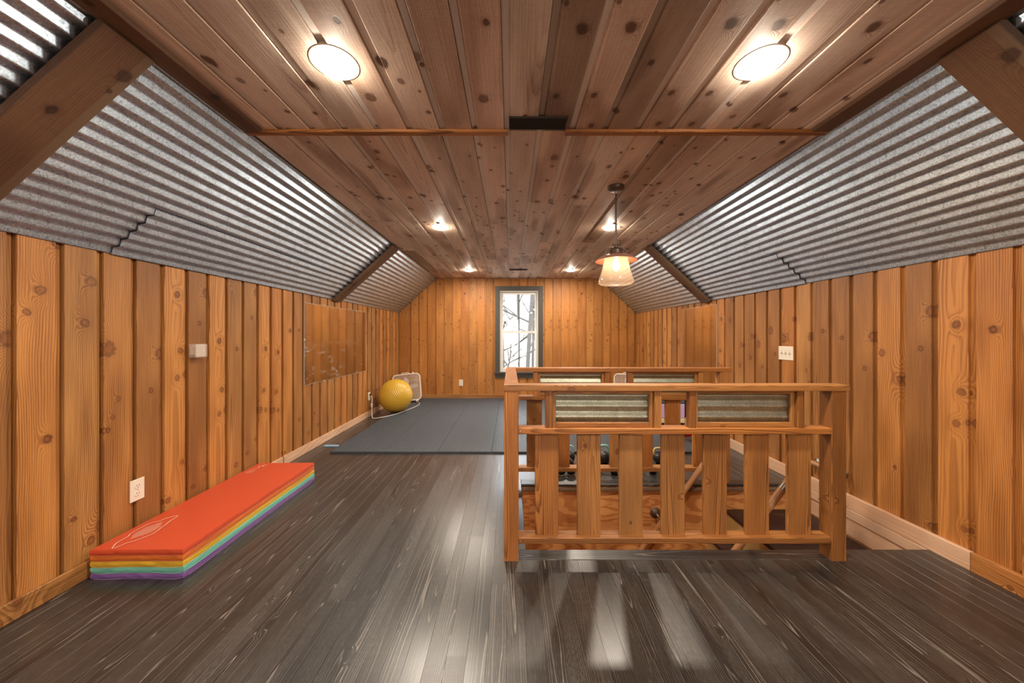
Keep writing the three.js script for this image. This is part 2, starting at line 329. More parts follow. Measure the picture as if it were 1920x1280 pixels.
// the gable behind the camera, with one window added as daylight fill
const REAR = [[WIN.cx - 0.41, WIN.cx + 0.41]], RY0 = WIN.y0, RY1 = WIN.y1;
const wallFront = gable('wall_front', 'plain boarded gable wall behind the viewer with one added fill window', DREAR, -1, REAR.map(([a, b]) => [a, b, RY0, RY1]));
mesh('boarding', new THREE.ExtrudeGeometry((() => { const s = new THREE.Shape([[XL, 0], [XR, 0], [XR, EAVE_R], [CXR, CEIL], [CXL, CEIL], [XL, EAVE_L]].map((p) => new THREE.Vector2(...p))); for (const [a, b] of REAR) s.holes.push(new THREE.Path([[a, RY0], [a, RY1], [b, RY1], [b, RY0]].map((p) => new THREE.Vector2(...p)))); return s; })(), { depth: 0.019, bevelEnabled: false }).translate(0, 0, -DREAR - 0.019), plain(0.42, 0.2, 0.07, 0.6), wallFront);

// ---------------------------------------------------------------- ceiling
seedState = 404;
const ceiling = thing('ceiling', 'flat ceiling of rough brown cedar boards with recessed laps coloured pale as window sheen', 'ceiling', [0, 0, 0], null, 'structure');
mesh('ceiling_core', box(CXL - 0.05, CXR + 0.05, CEIL + 0.019, CEIL + 0.14, DREAR - 0.1, DB + 0.13), slabMat, ceiling);
const BATTEN = 2.04;
{
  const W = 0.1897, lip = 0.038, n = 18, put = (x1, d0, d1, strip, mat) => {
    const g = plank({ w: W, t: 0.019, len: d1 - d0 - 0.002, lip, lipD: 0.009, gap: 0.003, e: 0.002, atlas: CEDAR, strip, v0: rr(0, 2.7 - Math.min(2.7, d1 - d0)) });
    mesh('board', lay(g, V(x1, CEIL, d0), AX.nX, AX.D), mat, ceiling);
  };
  for (let k = 0; k < n; k++) {
    const x1 = CXR - k * W;
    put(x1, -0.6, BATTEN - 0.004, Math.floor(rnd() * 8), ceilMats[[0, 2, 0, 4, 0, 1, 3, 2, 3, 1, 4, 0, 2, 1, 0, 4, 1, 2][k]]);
    let d = BATTEN; const cuts = [];
    while (d < DB) { let l = rr(1.1, 2.5); if (DB - d - l < 0.5) l = Math.min(2.68, DB - d); cuts.push([d, Math.min(DB, d + l)]); d += l; }
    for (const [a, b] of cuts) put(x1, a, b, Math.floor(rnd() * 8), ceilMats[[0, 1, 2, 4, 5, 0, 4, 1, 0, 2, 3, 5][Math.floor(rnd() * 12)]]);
  }
  mesh('boarding', box(CXL, CXR, CEIL, CEIL + 0.019, DREAR, -0.6), plain(0.4, 0.27, 0.18, 0.8), ceiling);
}
// cross batten in two lengths, edge boards along the near ceiling
const trim1 = thing('trim_1', 'thin cedar batten across the ceiling, in two lengths beside the slot vent', 'trim', [0, 0, 0], null, 'structure');
mesh('batten', timber(CXL, -0.012, CEIL - 0.018, CEIL, 2.02, 2.062, 'X', RAIL, 0.002), railMats[1], trim1);
mesh('batten', timber(0.322, CXR, CEIL - 0.018, CEIL, 2.02, 2.062, 'X', RAIL, 0.002), railMats[1], trim1);
const trim2 = thing('trim_2', 'brown edge board between ceiling boards and metal, on the mirror side', 'trim', [0, 0, 0], null, 'structure');
mesh('edge_board', timber(CXL, CXL + 0.105, CEIL - 0.02, CEIL, -0.6, 2.015, 'D', CEDAR), darkTimber[0], trim2);
const trim3 = thing('trim_3', 'brown edge board between ceiling boards and metal, above the stairwell side', 'trim', [0, 0, 0], null, 'structure');
mesh('edge_board', timber(CXR - 0.105, CXR, CEIL - 0.02, CEIL, -0.6, 2.015, 'D', CEDAR), darkTimber[0], trim3);

// ---------------------------------------------------------------- corrugated metal slopes
seedState = 505;
function slope(side) {
  const L = side === 'left', sgn = L ? 1 : -1, ex = L ? XL : XR, ey = L ? EAVE_L : EAVE_R, cx = L ? CXL : CXR;
  const len = Math.hypot(cx - ex, CEIL - ey), tx = (cx - ex) / len, ty = (CEIL - ey) / len, nx = sgn * ty, ny = -sgn * tx;
  const g = thing('ceiling_' + side, L ? 'corrugated galvanised metal slope above the landscape mirror wall' : 'corrugated galvanised metal slope above the stairwell wall', 'metal ceiling', [0, 0, 0], null, 'structure');
  // roof core behind the metal
  const core = new THREE.Shape([[0, 0.03], [len, 0.03], [len + 0.1, 0.15], [-0.1, 0.15]].map(([s, h]) => new THREE.Vector2(ex + tx * s - nx * h, ey + ty * s - ny * h)));
  mesh('roof_core', new THREE.ExtrudeGeometry(core, { depth: DB - DREAR + 0.1, bevelEnabled: false }).translate(0, 0, -DB - 0.05), slabMat, g);
  const pitch = 0.0678, amp = 0.0104, steps = 14;
  const sheet = (s0, s1, d0, d1, lift) => {
    const n = Math.round((s1 - s0) / pitch * steps), pos = [], uv = [], nor = [], idx = [];
    for (let j = 0; j < 2; j++) for (let i = 0; i <= n; i++) {
      const s = s0 + (s1 - s0) * i / n, ph = s / pitch * 2 * Math.PI, q0 = 0.975, c = Math.cos(ph), h = amp * 0.68 * Math.asin(q0 * c) + lift, dh = -amp * 0.68 * q0 * Math.sin(ph) / Math.sqrt(1 - q0 * q0 * c * c) * 2 * Math.PI / pitch;
      const d = j ? d1 : d0;
      pos.push(ex + tx * s + nx * h, ey + ty * s + ny * h, -d);
      let a = nx - tx * dh, b = ny - ty * dh; const l = Math.hypot(a, b); nor.push(a / l, b / l, 0);
      uv.push(s / 0.75, d / 0.75);
    }
    for (let i = 0; i < n; i++) { const a = i, b = i + 1, c = i + n + 1, e = i + n + 2; if (L) idx.push(a, c, b, b, c, e); else idx.push(a, b, c, b, e, c); }
    const q = new THREE.BufferGeometry();
    q.setAttribute('position', new THREE.Float32BufferAttribute(pos, 3)); q.setAttribute('normal', new THREE.Float32BufferAttribute(nor, 3)); q.setAttribute('uv', new THREE.Float32BufferAttribute(uv, 2)); q.setIndex(idx);
    mesh('metal_sheet', q, metal, g);
  };
  const cut = pitch * 5.5, j1 = L ? 2.03 : 3.1, j2 = L ? 4.1 : 4.4;
  sheet(0, cut, -0.8, j1 + 0.06, 0); sheet(0, cut, j1, j1 + 2.6, 0.008); sheet(0, cut, j1 + 2.55, DB, 0.002);
  sheet(cut - pitch * 0.6, len, -0.8, 1.44, 0.002); sheet(cut - pitch * 0.6, len, 1.4, j2 + 0.05, 0.0045); sheet(cut - pitch * 0.6, len, j2, DB, 0.002);
  mesh('roof_lining', new THREE.ExtrudeGeometry(new THREE.Shape([[0, 0], [len, 0], [len, 0.03], [0, 0.03]].map(([s, h]) => new THREE.Vector2(ex + tx * s - nx * h, ey + ty * s - ny * h))), { depth: -0.8 - DREAR, bevelEnabled: false }).translate(0, 0, 0.8), plain(0.4, 0.4, 0.4, 0.4, { metalness: 0.8 }), g);
  // boards nailed across the slope under the metal
  for (const d of [1.30, 4.555]) {
    const p = plank({ w: 0.188, t: 0.036, len: len - 0.002, e: 0.003, atlas: CEDAR, strip: d > 2 ? 3 : 6, v0: 0.4, flip: false });
    const y = [tx, ty, 0], off = 0.0098 + 0.036;
    const org = new THREE.Vector3(ex + nx * off, ey + ny * off, 0);
    // local z must be the inward normal: x = y cross z
    const xd = new THREE.Vector3(...y).cross(new THREE.Vector3(nx, ny, 0));
    org.z = xd.z < 0 ? -d : -(d + 0.188);
    mesh('cross_board', lay(p, org, xd.toArray(), y), darkTimber[0], g);
  }
  return g;
}
slope('left'); slope('right');

// ---------------------------------------------------------------- baseboards
seedState = 606;
const baseLeft = thing('baseboard_left', 'cedar baseboard along the wall behind the folded mat', 'baseboard', [0, 0, 0], null, 'structure');
for (const [a, b] of [[-0.5, 1.2], [1.2, 3.25], [3.25, 5.3], [5.3, DB]]) mesh('baseboard_length', timber(XL, XL + 0.018, 0, 0.095, a, b - 0.002, 'D', a > 3 ? PALE : RAIL, 0.003), a > 3 ? paleBoard[0] : railMats[0], baseLeft);
const baseRight = thing('baseboard_right', 'pale cedar baseboard along the wall beside the stairwell', 'baseboard', [0, 0, 0], null, 'structure');
for (const [a, b] of [[-0.2, 1.975], [1.977, 3.9], [3.9, 5.8], [5.8, DB]]) mesh('baseboard_length', timber(XR - 0.03, XR, -0.002, 0.105, a, b - 0.002, 'D', a < 1 ? RAIL : PALE, 0.003), a < 1 ? railMats[0] : paleBoard[0], baseRight);
mesh('ledge_strip', timber(XR - 0.032, XR, -0.075, -0.004, 2.175, 3.12, 'D', PALE, 0.003), paleBoard[0], baseRight);
mesh('skirt_board', timber(XR - 0.02, XR, -0.216, -0.08, 2.175, 3.12, 'D', PALE, 0.003), paleBoard[0], baseRight);
const baseBack = thing('baseboard_back', 'cedar baseboard under the window wall', 'baseboard', [0, 0, 0], null, 'structure');
for (const [a, b] of [[XL + 0.02, -0.85], [-0.85, 1.0], [1.0, XR - 0.03]]) mesh('baseboard_length', timber(a, b - 0.002, 0, 0.1, DB - 0.02, DB, 'X', RAIL, 0.003), railMats[0], baseBack);

// ---------------------------------------------------------------- windows
const glass = new THREE.MeshPhysicalMaterial({ color: 0xffffff, transmission: 1, roughness: 0, thickness: 0, ior: 1.45 });
function window1(name, label, cx, w, y0, y1, d, flipDir) {
  const g = thing(name, label, 'window', [cx, 0, d], null, 'structure'); if (flipDir) g.rotation.y = Math.PI;
  const h = w / 2, c = 0.093;
  const B = (n, x0, x1, a, b, z0, z1, m) => mesh(n, box(x0, x1, a, b, z0, z1), m, g);
  B('casing', -h - c, -h + 0.004, y0, y1 + c, -0.022, 0, casingMat); B('casing', h - 0.004, h + c, y0, y1 + c, -0.022, 0, casingMat); B('casing', -h + 0.004, h - 0.004, y1 - 0.004, y1 + c, -0.02, 0, casingMat);
  B('sill', -h - c - 0.02, h + c + 0.02, y0 - 0.03, y0, -0.055, 0.05, casingMat); B('apron', -h - c, h + c, y0 - 0.125, y0 - 0.03, -0.02, 0, casingMat);
  B('jamb', -h, -h + 0.02, y0, y1, 0, 0.13, vinyl); B('jamb', h - 0.02, h, y0, y1, 0, 0.13, vinyl); B('jamb', -h + 0.02, h - 0.02, y1 - 0.02, y1, 0, 0.13, vinyl); B('jamb', -h + 0.02, h - 0.02, y0, y0 + 0.02, 0.03, 0.13, vinyl);
  const mid = y0 + (y1 - y0) * 0.49;
  const sash = (a, b, z, up) => {
    const s = 0.05, i = h - 0.02, f = mesh('sash', [box(-i, -i + s, a, b, z, z + 0.035), box(i - s, i, a, b, z, z + 0.035), box(-i + s, i - s, b - (up ? s : 0.04), b, z, z + 0.035), box(-i + s, i - s, a, a + (up ? 0.03 : 0.055), z, z + 0.035)], vinyl, g);
    mesh('pane', box(-i + s, i - s, a + (up ? 0.03 : 0.055), b - (up ? s : 0.04), z + 0.016, z + 0.018).scale(1, 1, 1), glass, f);
    mesh('muntin', box(-0.011, 0.011, a + (up ? 0.03 : 0.055), b - (up ? s : 0.04), z + 0.006, z + 0.014), casingMat, f);
  };
  sash(y0 + 0.02, mid + 0.02, 0.03, false); sash(mid - 0.02, y1 - 0.02, 0.075, true);
  for (const x of [-0.14, 0.16]) mesh('sash_lock', rbox(0.06, 0.02, 0.03, 0.008).translate(x, mid + 0.03, -0.045), vinyl, g);
  return g;
}
window1('window_1', 'tall double-hung window with dark casing in the gable wall', WIN.cx, WIN.w, WIN.y0, WIN.y1, DB, false);
window1('window_2', 'added double-hung window behind the viewer, daylight fill for the ceiling', WIN.cx, WIN.w, RY0, RY1, DREAR, true);  // unseen window, added to bring fill light to the ceiling

// ---------------------------------------------------------------- stairwell and stairs
const plyBox = (x0, x1, y0, y1, d0, d1) => { const g = box(x0, x1, y0, y1, d0, d1), p = g.attributes.position, u = g.attributes.uv; for (let i = 0; i < p.count; i++) u.setXY(i, (p.getX(i) - p.getZ(i)) / 1.1, p.getY(i) / 1.1); return g; };
const lining = (name, label) => thing(name, label, 'wall', [0, 0, 0], null, 'structure');
const wellFar = lining('wall_stairwell_far', 'bare plywood wall of the stairwell below the rear railing');
mesh('plywood_sheet', plyBox(0.1, 2.3, -1.4, -0.028, 3.128, 3.146), plyMat, wellFar);
mesh('plywood_sheet', plyBox(2.302, XR, -1.4, -0.028, 3.128, 3.146), plyMat, wellFar);
mesh('cap_strip', timber(0.1, XR - 0.03, -0.055, -0.03, 3.1, 3.128, 'X', RAIL, 0.002), darkTimber[0], wellFar);
mesh('plywood_sheet', plyBox(0.08, 0.098, -1.4, -0.028, 2.172, 3.128), plyMat, lining('wall_stairwell_end', 'bare plywood end wall of the stairwell below the corner posts'));
mesh('plywood_sheet', plyBox(0.1, XR, -1.4, -0.028, 2.15, 2.17), plyMat, lining('wall_stairwell_near', 'bare plywood wall of the stairwell below the front railing'));
mesh('lower_boards', box(0.05, XR + 0.02, -1.45, -1.4, 2.15, 3.15), floorMats[0], thing('floor_lower', 'dark floor at the foot of the stairs', 'floor', [0, 0, 0], null, 'structure'));
seedState = 707;
const stairs = thing('staircase', 'steep enclosed stairs with dark treads going down from a landing by the wall', 'stairs', [1.93, -0.22, 2.65]);
{
  const rise = 0.22, going = 0.165;
  const T = (n, x0, x1, y0, y1, m) => mesh(n, box(x0, x1, y0, y1, -0.47, 0.465), m, stairs);
  T('landing', 0, XR - 1.93 - 0.034, -0.03, 0, treadMat);
  T('riser', 0.005, 0.022, -rise, -0.03, plain(0.5, 0.34, 0.13, 0.55));
  for (let k = 1; k < 6; k++) { T('tread', -k * going - 0.005, -(k - 1) * going + 0.022, -k * rise - 0.028, -k * rise, treadMat); T('riser', -k * going + 0.005, -k * going + 0.022, -(k + 1) * rise, -k * rise - 0.028, plain(0.5, 0.34, 0.13, 0.55)); }
}

// ---------------------------------------------------------------- stair railing (front, side and rear runs joined at the corner)
seedState = 808;
const rail = thing('stair_railing', 'cedar stair railing with wide pickets and corrugated metal insets around the stairwell', 'railing', [0, 0, 0]);
const TOP = 1.046, T0 = 1.01, M1 = 0.788, M0 = 0.753, B1 = 0.137, B0 = 0.102;
const piece = (name, x0, x1, y0, y1, d0, d1, along, parent = rail) => mesh(name, timber(x0, x1, y0, y1, d0, d1, along), pick(railMats), parent);
function corrugatedPanel(x0, x1, y0, y1, d, parent) {
  const pitch = 0.0655, amp = 0.009, steps = 12, n = Math.round((y1 - y0) / pitch * steps), pos = [], uv = [], idx = [];
  for (let j = 0; j < 2; j++) for (let i = 0; i <= n; i++) { const y = y0 + (y1 - y0) * i / n; pos.push(j ? x1 : x0, y, -(d - amp * 0.68 * Math.asin(0.97 * Math.cos(y / pitch * 2 * Math.PI + 0.8)))); uv.push((j ? x1 : x0) / 0.5, y / 0.5); }
  for (let i = 0; i < n; i++) { const a = i, b = i + 1, c = i + n + 1, e = i + n + 2; idx.push(a, c, b, b, c, e); }
  const g = new THREE.BufferGeometry(); g.setAttribute('position', new THREE.Float32BufferAttribute(pos, 3)); g.setAttribute('uv', new THREE.Float32BufferAttribute(uv, 2)); g.setIndex(idx); g.computeVertexNormals();
  return mesh('corrugated_inset', g, insetMetal, parent);
}
function railRun(d) {
  const X0 = 0.049, X1 = 1.911;
  piece('middle_rail', X0, X1, M0, M1, d + 0.001, d + 0.087, 'X');
  piece('bottom_rail', X0, X1, B0, B1, d + 0.001, d + 0.087, 'X');
  for (let k = 0; k < 7; k++) { const c = 0.2203 + 0.2546 * k; piece('picket', c - 0.071, c + 0.071, B1, M0, d + 0.035, d + 0.057, 'Y'); }
  for (const [a, b] of [[0.21, 0.903], [1.068, 1.757]]) {
    for (const x of [a, b - 0.042]) piece('panel_stile', x, x + 0.042, M1, T0, d + 0.008, d + 0.05, 'Y');
    const f = mesh('panel_frame', [timber(a + 0.042, a + 0.064, M1, T0, d + 0.03, d + 0.05, 'Y'), timber(b - 0.064, b - 0.042, M1, T0, d + 0.03, d + 0.05, 'Y'), timber(a + 0.064, b - 0.064, M1, M1 + 0.028, d + 0.03, d + 0.05, 'X'), timber(a + 0.064, b - 0.064, T0 - 0.022, T0, d + 0.03, d + 0.05, 'X')], railMats[0], rail);
    corrugatedPanel(a + 0.045, b - 0.045, M1 + 0.005, T0 - 0.005, d + 0.063, f);
  }
  piece('post', 1.911, 1.998, 0, T0, d, d + 0.089, 'Y');
  piece('post', -0.038, 0.049, 0, T0, d, d + 0.089, 'Y');
}
railRun(2.06); railRun(3.15);
piece('cap_rail', -0.038, 2.014, T0, TOP, 2.056, 2.15, 'X');
piece('cap_rail', 0.05, 2.012, T0, TOP, 3.146, 3.24, 'X');
piece('cap_rail', -0.038, 0.049, T0, TOP + 0.001, 2.15, 3.24, 'D');
piece('middle_rail', -0.037, 0.048, M0, M1, 2.149, 3.15, 'D');
piece('bottom_rail', -0.037, 0.048, B0, B1, 2.149, 3.15, 'D');
for (let k = 0; k < 4; k++) { const c = 2.27 + 0.2546 * k; mesh('picket', timber(-0.006, 0.016, B1, M0, c - 0.07, c + 0.07, 'Y'), pick(railMats), rail); }
for (const [x, y] of [[0.06, 0.772], [1.9, 0.772], [0.06, 0.118], [1.9, 0.118]]) mesh('screw', new THREE.CylinderGeometry(0.0035, 0.0035, 0.002, 10).rotateX(Math.PI / 2).translate(x, y, -2.0605), screwMat, rail);

// ---------------------------------------------------------------- wooden handrails on iron flanges
function flange(at, dir, r = 0.034) {
  const q = new THREE.Quaternion().setFromUnitVectors(new THREE.Vector3(0, 1, 0), dir);
  const parts = [lathe([[0, 0], [r, 0], [r, 0.006], [r * 0.55, 0.009], [r * 0.5, 0.022], [0, 0.022]], 24)];
  for (let k = 0; k < 4; k++) parts.push(new THREE.CylinderGeometry(0.004, 0.004, 0.003, 8).translate(Math.cos(k * 1.571 + 0.6) * r * 0.78, 0.008, Math.sin(k * 1.571 + 0.6) * r * 0.78));
  return parts.map((g) => g.applyQuaternion(q).translate(at.x, at.y, at.z));
}
function handrail(label, d, wallD, xa, ya, xb, yb, brackets) {
  const h = thing('handrail', label, 'handrail', [xa, ya, d]);
  const a = new THREE.Vector3(0, 0, 0), b = V(xb - xa, yb - ya, 0), dir = b.clone().normalize();
  mesh('rod', rod(a, b, 0.0225, 20), dowel, h);
  const toWall = Math.sign(wallD - d), out = V(0, 0, -toWall);
  for (const t of brackets) {
    const p = b.clone().multiplyScalar(t), w = p.clone().add(V(-0.03, 0.045, wallD - d));
    const br = mesh('bracket', [...flange(w, out, 0.048), tube([w, w.clone().add(V(0.005, -0.005, -toWall * 0.035)), p.clone().add(V(-0.012, 0.012, toWall * 0.012))], 0.011, 12, 8)], iron, h);
    mesh('saddle', new THREE.CylinderGeometry(0.0245, 0.0245, 0.05, 20, 1, true, 0, Math.PI * 1.4).applyQuaternion(new THREE.Quaternion().setFromUnitVectors(new THREE.Vector3(0, 1, 0), dir)).translate(p.x, p.y, p.z), iron, br);
  }
}
handrail('round wooden handrail bracketed to the plywood wall of the stairwell', 3.06, 3.128, 1.05, -0.69, 1.81, 0.345, [0.377]);
{
  // the second rod stands on the inner faces of the front railing pickets
  const h = thing('handrail', 'round wooden handrail on the inner side of the railing toward the viewer, above the landing', 'handrail', [1.33, -0.23, 2.25]);
  const b = V(0.53, 0.7, 0), dir = b.clone().normalize();
  mesh('rod', rod(V(0, 0, 0), b, 0.0225, 20), dowel, h);
  const p = b.clone().multiplyScalar(0.84), w = V(p.x + 0.02, p.y + 0.02, -0.133 + 0.001);
  mesh('bracket', [...flange(w, V(0, 0, 1)), tube([w, p.clone().add(V(0.01, 0.01, -0.03)), p], 0.011, 10, 8), new THREE.CylinderGeometry(0.0245, 0.0245, 0.04, 20).applyQuaternion(new THREE.Quaternion().setFromUnitVectors(new THREE.Vector3(0, 1, 0), dir)).translate(p.x, p.y, p.z)], iron, h);
}
{
  const g = thing('grab_bar', 'short wooden grab bar between iron flanges on the wall above the landing', 'grab bar', [XR, 0.25, 2.85]);
  for (const d of [-0.1, 0.13]) mesh('bracket', [...flange(V(0, 0, d), V(-1, 0, 0)), rod(V(0, 0, d), V(-0.055, 0, d), 0.012)], iron, g);
  mesh('bar', rod(V(-0.06, 0, -0.14), V(-0.06, 0, 0.17), 0.02), dowel, g);
}

// ---------------------------------------------------------------- downlights
function downlight(x, d, label) {
  const g = thing('downlight', label, 'light', [x, CEIL - 0.0005, d], 'recessed ceiling downlights');
  mesh('trim_ring', lathe([[0.083, -0.0008], [0.1, -0.0008], [0.103, -0.0003], [0.1035, 0.012], [0.083, 0.012]], 48), plain(0.6, 0.47, 0.34, 0.6), g);
  mesh('lens', lathe([[0.0005, 0], [0.083, 0], [0.083, -0.01], [0.076, -0.02], [0.052, -0.028], [0.0005, -0.031]], 48), std({ color: lin(0.9, 0.85, 0.75), emissive: lin(1, 0.93, 0.78), emissiveIntensity: 3.2, roughness: 0.5 }), g);
  const l = new THREE.RectAreaLight(LAMP_COLOR, DOWNLIGHT, 0.14, 0.14); l.name = 'downlight_glow';
  l.position.set(0, -0.033, 0); l.rotation.x = -Math.PI / 2; g.add(l);
  const b = new THREE.PointLight(LAMP_COLOR, DOME_FILL); b.name = 'ceiling_fill'; b.position.set(0, -0.025, 0); b.shadow.radius = 0.25; b.castShadow = true; g.add(b); // added fill light for the ceiling, lens bulge shaped to hold it
}
for (const [x, d, s] of [
  [-0.778, 1.535, 'round recessed ceiling light near the ceiling batten on the mirror side'], [1.106, 1.535, 'round recessed ceiling light near the ceiling batten on the stairwell side'],
  [-0.776, 3.84, 'round recessed ceiling light in the middle row on the landscape mirror side'], [1.115, 3.85, 'round recessed ceiling light just behind the hanging pendant lamp'],
  [-0.76, 6.37, 'round recessed ceiling light close to the window wall on the fan side'], [1.107, 6.37, 'round recessed ceiling light close to the window wall on the portrait mirror side'],
  [-0.778, -0.85, 'round recessed ceiling light behind the viewer on the mirror side'], [1.106, -0.85, 'round recessed ceiling light behind the viewer on the stairwell side'],
  [-0.778, -3.2, 'round recessed ceiling light by the added rear window on the mirror side'], [1.106, -3.2, 'round recessed ceiling light by the added rear window on the stairwell side'],
]) downlight(x, d, s);

// ---------------------------------------------------------------- pendant lamp
{
  const g = thing('pendant_lamp', 'bronze farmhouse pendant lamp with seeded glass shade hanging over the stairwell', 'lamp', [0.855, CEIL, 2.807]);
  mesh('canopy', lathe([[0, -0.03], [0.05, -0.029], [0.063, -0.024], [0.066, -0.004], [0.066, 0], [0, 0]], 40), bronze, g);
  mesh('chain', [0, 1, 2].map((k) => tube([0, 1, 2, 3, 4, 5, 6, 7].map((i) => new THREE.Vector3(Math.cos(i * Math.PI / 4) * 0.009, Math.sin(i * Math.PI / 4) * 0.02, 0)), 0.0028, 24, 6, true).rotateY(k * Math.PI / 2).translate(0, -0.048 - k * 0.032, 0)), bronze, g);
  mesh('stem', new THREE.CylinderGeometry(0.0075, 0.0075, 0.36, 14).translate(0, -0.305, 0), bronze, g);
  mesh('swivel', [new THREE.SphereGeometry(0.017, 16, 12).translate(0, -0.487, 0), new THREE.CylinderGeometry(0.0045, 0.0045, 0.05, 8).rotateZ(1.5).translate(0.008, -0.462, 0), new THREE.SphereGeometry(0.008, 10, 8).translate(-0.02, -0.464, 0), new THREE.SphereGeometry(0.008, 10, 8).translate(0.034, -0.46, 0)], bronze, g);
  mesh('yoke', tube([[-0.082, -0.565], [-0.08, -0.525], [-0.055, -0.498], [0, -0.492], [0.055, -0.498], [0.08, -0.525], [0.082, -0.565]].map(([x, y]) => new THREE.Vector3(x, y, 0)), 0.0065, 36, 8), bronze, g);
  mesh('socket_cup', lathe([[0, -0.505], [0.046, -0.507], [0.052, -0.515], [0.052, -0.54], [0.062, -0.552], [0, -0.552]].reverse(), 32), bronze, g);
  mesh('metal_shade', lathe([[0.05, -0.55], [0.09, -0.556], [0.13, -0.574], [0.164, -0.597], [0.168, -0.602], [0.163, -0.602], [0.128, -0.58], [0.088, -0.562], [0.05, -0.556]], 56), std({ color: lin(0.3, 0.14, 0.1), metalness: 0.35, roughness: 0.45, side: THREE.DoubleSide }), g);
  const seeded = new THREE.MeshPhysicalMaterial({ color: lin(1, 0.88, 0.78), transmission: 0.9, roughness: 0.13, thickness: 0, ior: 1.45, side: THREE.DoubleSide });
  mesh('glass_shade', lathe([[0.088, -0.565], [0.092, -0.59], [0.112, -0.68], [0.133, -0.745], [0.139, -0.765], [0.136, -0.782], [0.125, -0.789]], 56), seeded, g);
  mesh('bulb', lathe([[0.013, -0.565], [0.016, -0.59], [0.027, -0.625], [0.029, -0.645], [0.024, -0.668], [0.012, -0.681], [0.0005, -0.684]], 24), std({ color: lin(1, 0.8, 0.5), emissive: lin(1, 0.72, 0.38), emissiveIntensity: 9, roughness: 0.4 }), g);
  const l = new THREE.PointLight(lin(1, 0.74, 0.46), PENDANT); l.name = 'pendant_glow'; l.position.set(0, -0.635, 0); l.castShadow = true; l.shadow.radius = 1.2; g.add(l);
}

// ---------------------------------------------------------------- ceiling slot vents
function vent(x0, x1, d0, d1, label) {
  const g = thing('ceiling_vent', label, 'vent', [(x0 + x1) / 2, CEIL, (d0 + d1) / 2]);
  const w = (x1 - x0) / 2, l = (d1 - d0) / 2;
  mesh('duct_shade_plate', box(-w + 0.004, w - 0.004, -0.005, -0.001, -l + 0.004, l - 0.004), plain(0.012, 0.01, 0.008, 0.9), g);  // flat plate, the shade inside the duct painted as near-black
  mesh('flange', [box(-w, -w + 0.004, -0.009, 0, -l, l), box(w - 0.004, w, -0.009, 0, -l, l), box(-w, w, -0.009, 0, -l, -l + 0.004), box(-w, w, -0.009, 0, l - 0.004, l)], plain(0.06, 0.05, 0.04, 0.5, { metalness: 0.6 }), g);
}
vent(-0.008, 0.318, 1.905, 2.016, 'dark rectangular duct opening in the gap of the ceiling batten');
vent(-0.02, 0.31, 6.26, 6.37, 'thin dark duct opening in the ceiling close to the window wall');

// ---------------------------------------------------------------- mirrors
const mirrorMat = std({ color: lin(0.6, 0.56, 0.5), metalness: 1, roughness: 1, roughnessMap: TARNISH, metalnessMap: TARNISH });
function mirror(side, d0, d1, y0, y1, label) {
  const L = side === 'left', X = L ? XL : XR, s = L ? 1 : -1;
  const g = thing('wall_mirror', label, 'mirror', [X + s * 0.004, (y0 + y1) / 2, (d0 + d1) / 2]);
  g.rotation.y = s * Math.PI / 2;
  const w = d1 - d0, h = y1 - y0;
  mesh('mirror_glass', new THREE.BoxGeometry(w, h, 0.006), mirrorMat, g);
  const e = 0.0035, edge = plain(0.5, 0.45, 0.38, 0.3);
  mesh('glass_edge', [new THREE.BoxGeometry(w + 2 * e, e, 0.008).translate(0, h / 2 + e / 2, 0), new THREE.BoxGeometry(w + 2 * e, e, 0.008).translate(0, -h / 2 - e / 2, 0), new THREE.BoxGeometry(e, h, 0.008).translate(w / 2 + e / 2, 0, 0), new THREE.BoxGeometry(e, h, 0.008).translate(-w / 2 - e / 2, 0, 0)], edge, g);
  for (const [x, y] of w > h ? [[-0.25, 0.5], [0.3, 0.5], [-0.25, -0.5], [0.3, -0.5], [-0.5, 0.05], [0.5, 0]] : [[0, 0.5], [0, -0.5], [-0.5, 0.0], [0.5, 0.0]]) mesh('clip', rbox(0.022, 0.022, 0.012, 0.004, 2).translate(x * w, y * h, 0.002), clipMat, g);
}
mirror('left', 3.945, 5.616, 0.775, 1.716, 'wide landscape mirror with clips and chalky smears on the cedar wall');
mirror('right', 4.446, 5.334, 0.09, 1.742, 'tall portrait mirror with worn silvering on the wall beyond the stairwell');

// ---------------------------------------------------------------- outlets, switch, thermostat cover
function outlet(pos, turn, label) {
  const g = thing('wall_outlet', label, 'outlet', pos, 'wall outlets'); g.rotation.y = turn;
  mesh('plate', rbox(0.084, 0.134, 0.007, 0.003).translate(0, 0, 0.0035), ivory, g);
  for (const y of [0.024, -0.024]) {
    const r = mesh('receptacle', new THREE.CylinderGeometry(0.0185, 0.0185, 0.003, 24).rotateX(Math.PI / 2).scale(1, 0.88, 1).translate(0, y, 0.008), ivory, g);
    mesh('slot', [box(-0.0085, -0.006, y + 0.001, y + 0.01, -0.0105, -0.0095), box(0.006, 0.0085, y + 0.002, y + 0.009, -0.0105, -0.0095), new THREE.CylinderGeometry(0.0025, 0.0025, 0.001, 10).rotateX(Math.PI / 2).translate(0, y - 0.008, 0.01)], ivoryDark, r);
  }
  mesh('screw', new THREE.CylinderGeometry(0.003, 0.003, 0.002, 10).rotateX(Math.PI / 2).translate(0, 0, 0.0075), screwMat, g);
}
outlet([XL, 0.372, 2.179], Math.PI / 2, 'ivory duplex outlet above the rainbow folding mat');
outlet([XL, 0.335, 5.76], Math.PI / 2, 'ivory outlet beside the yellow ball with the fan plugged in');
outlet([-1.042, 0.345, DB], 0, 'ivory outlet on the window wall');
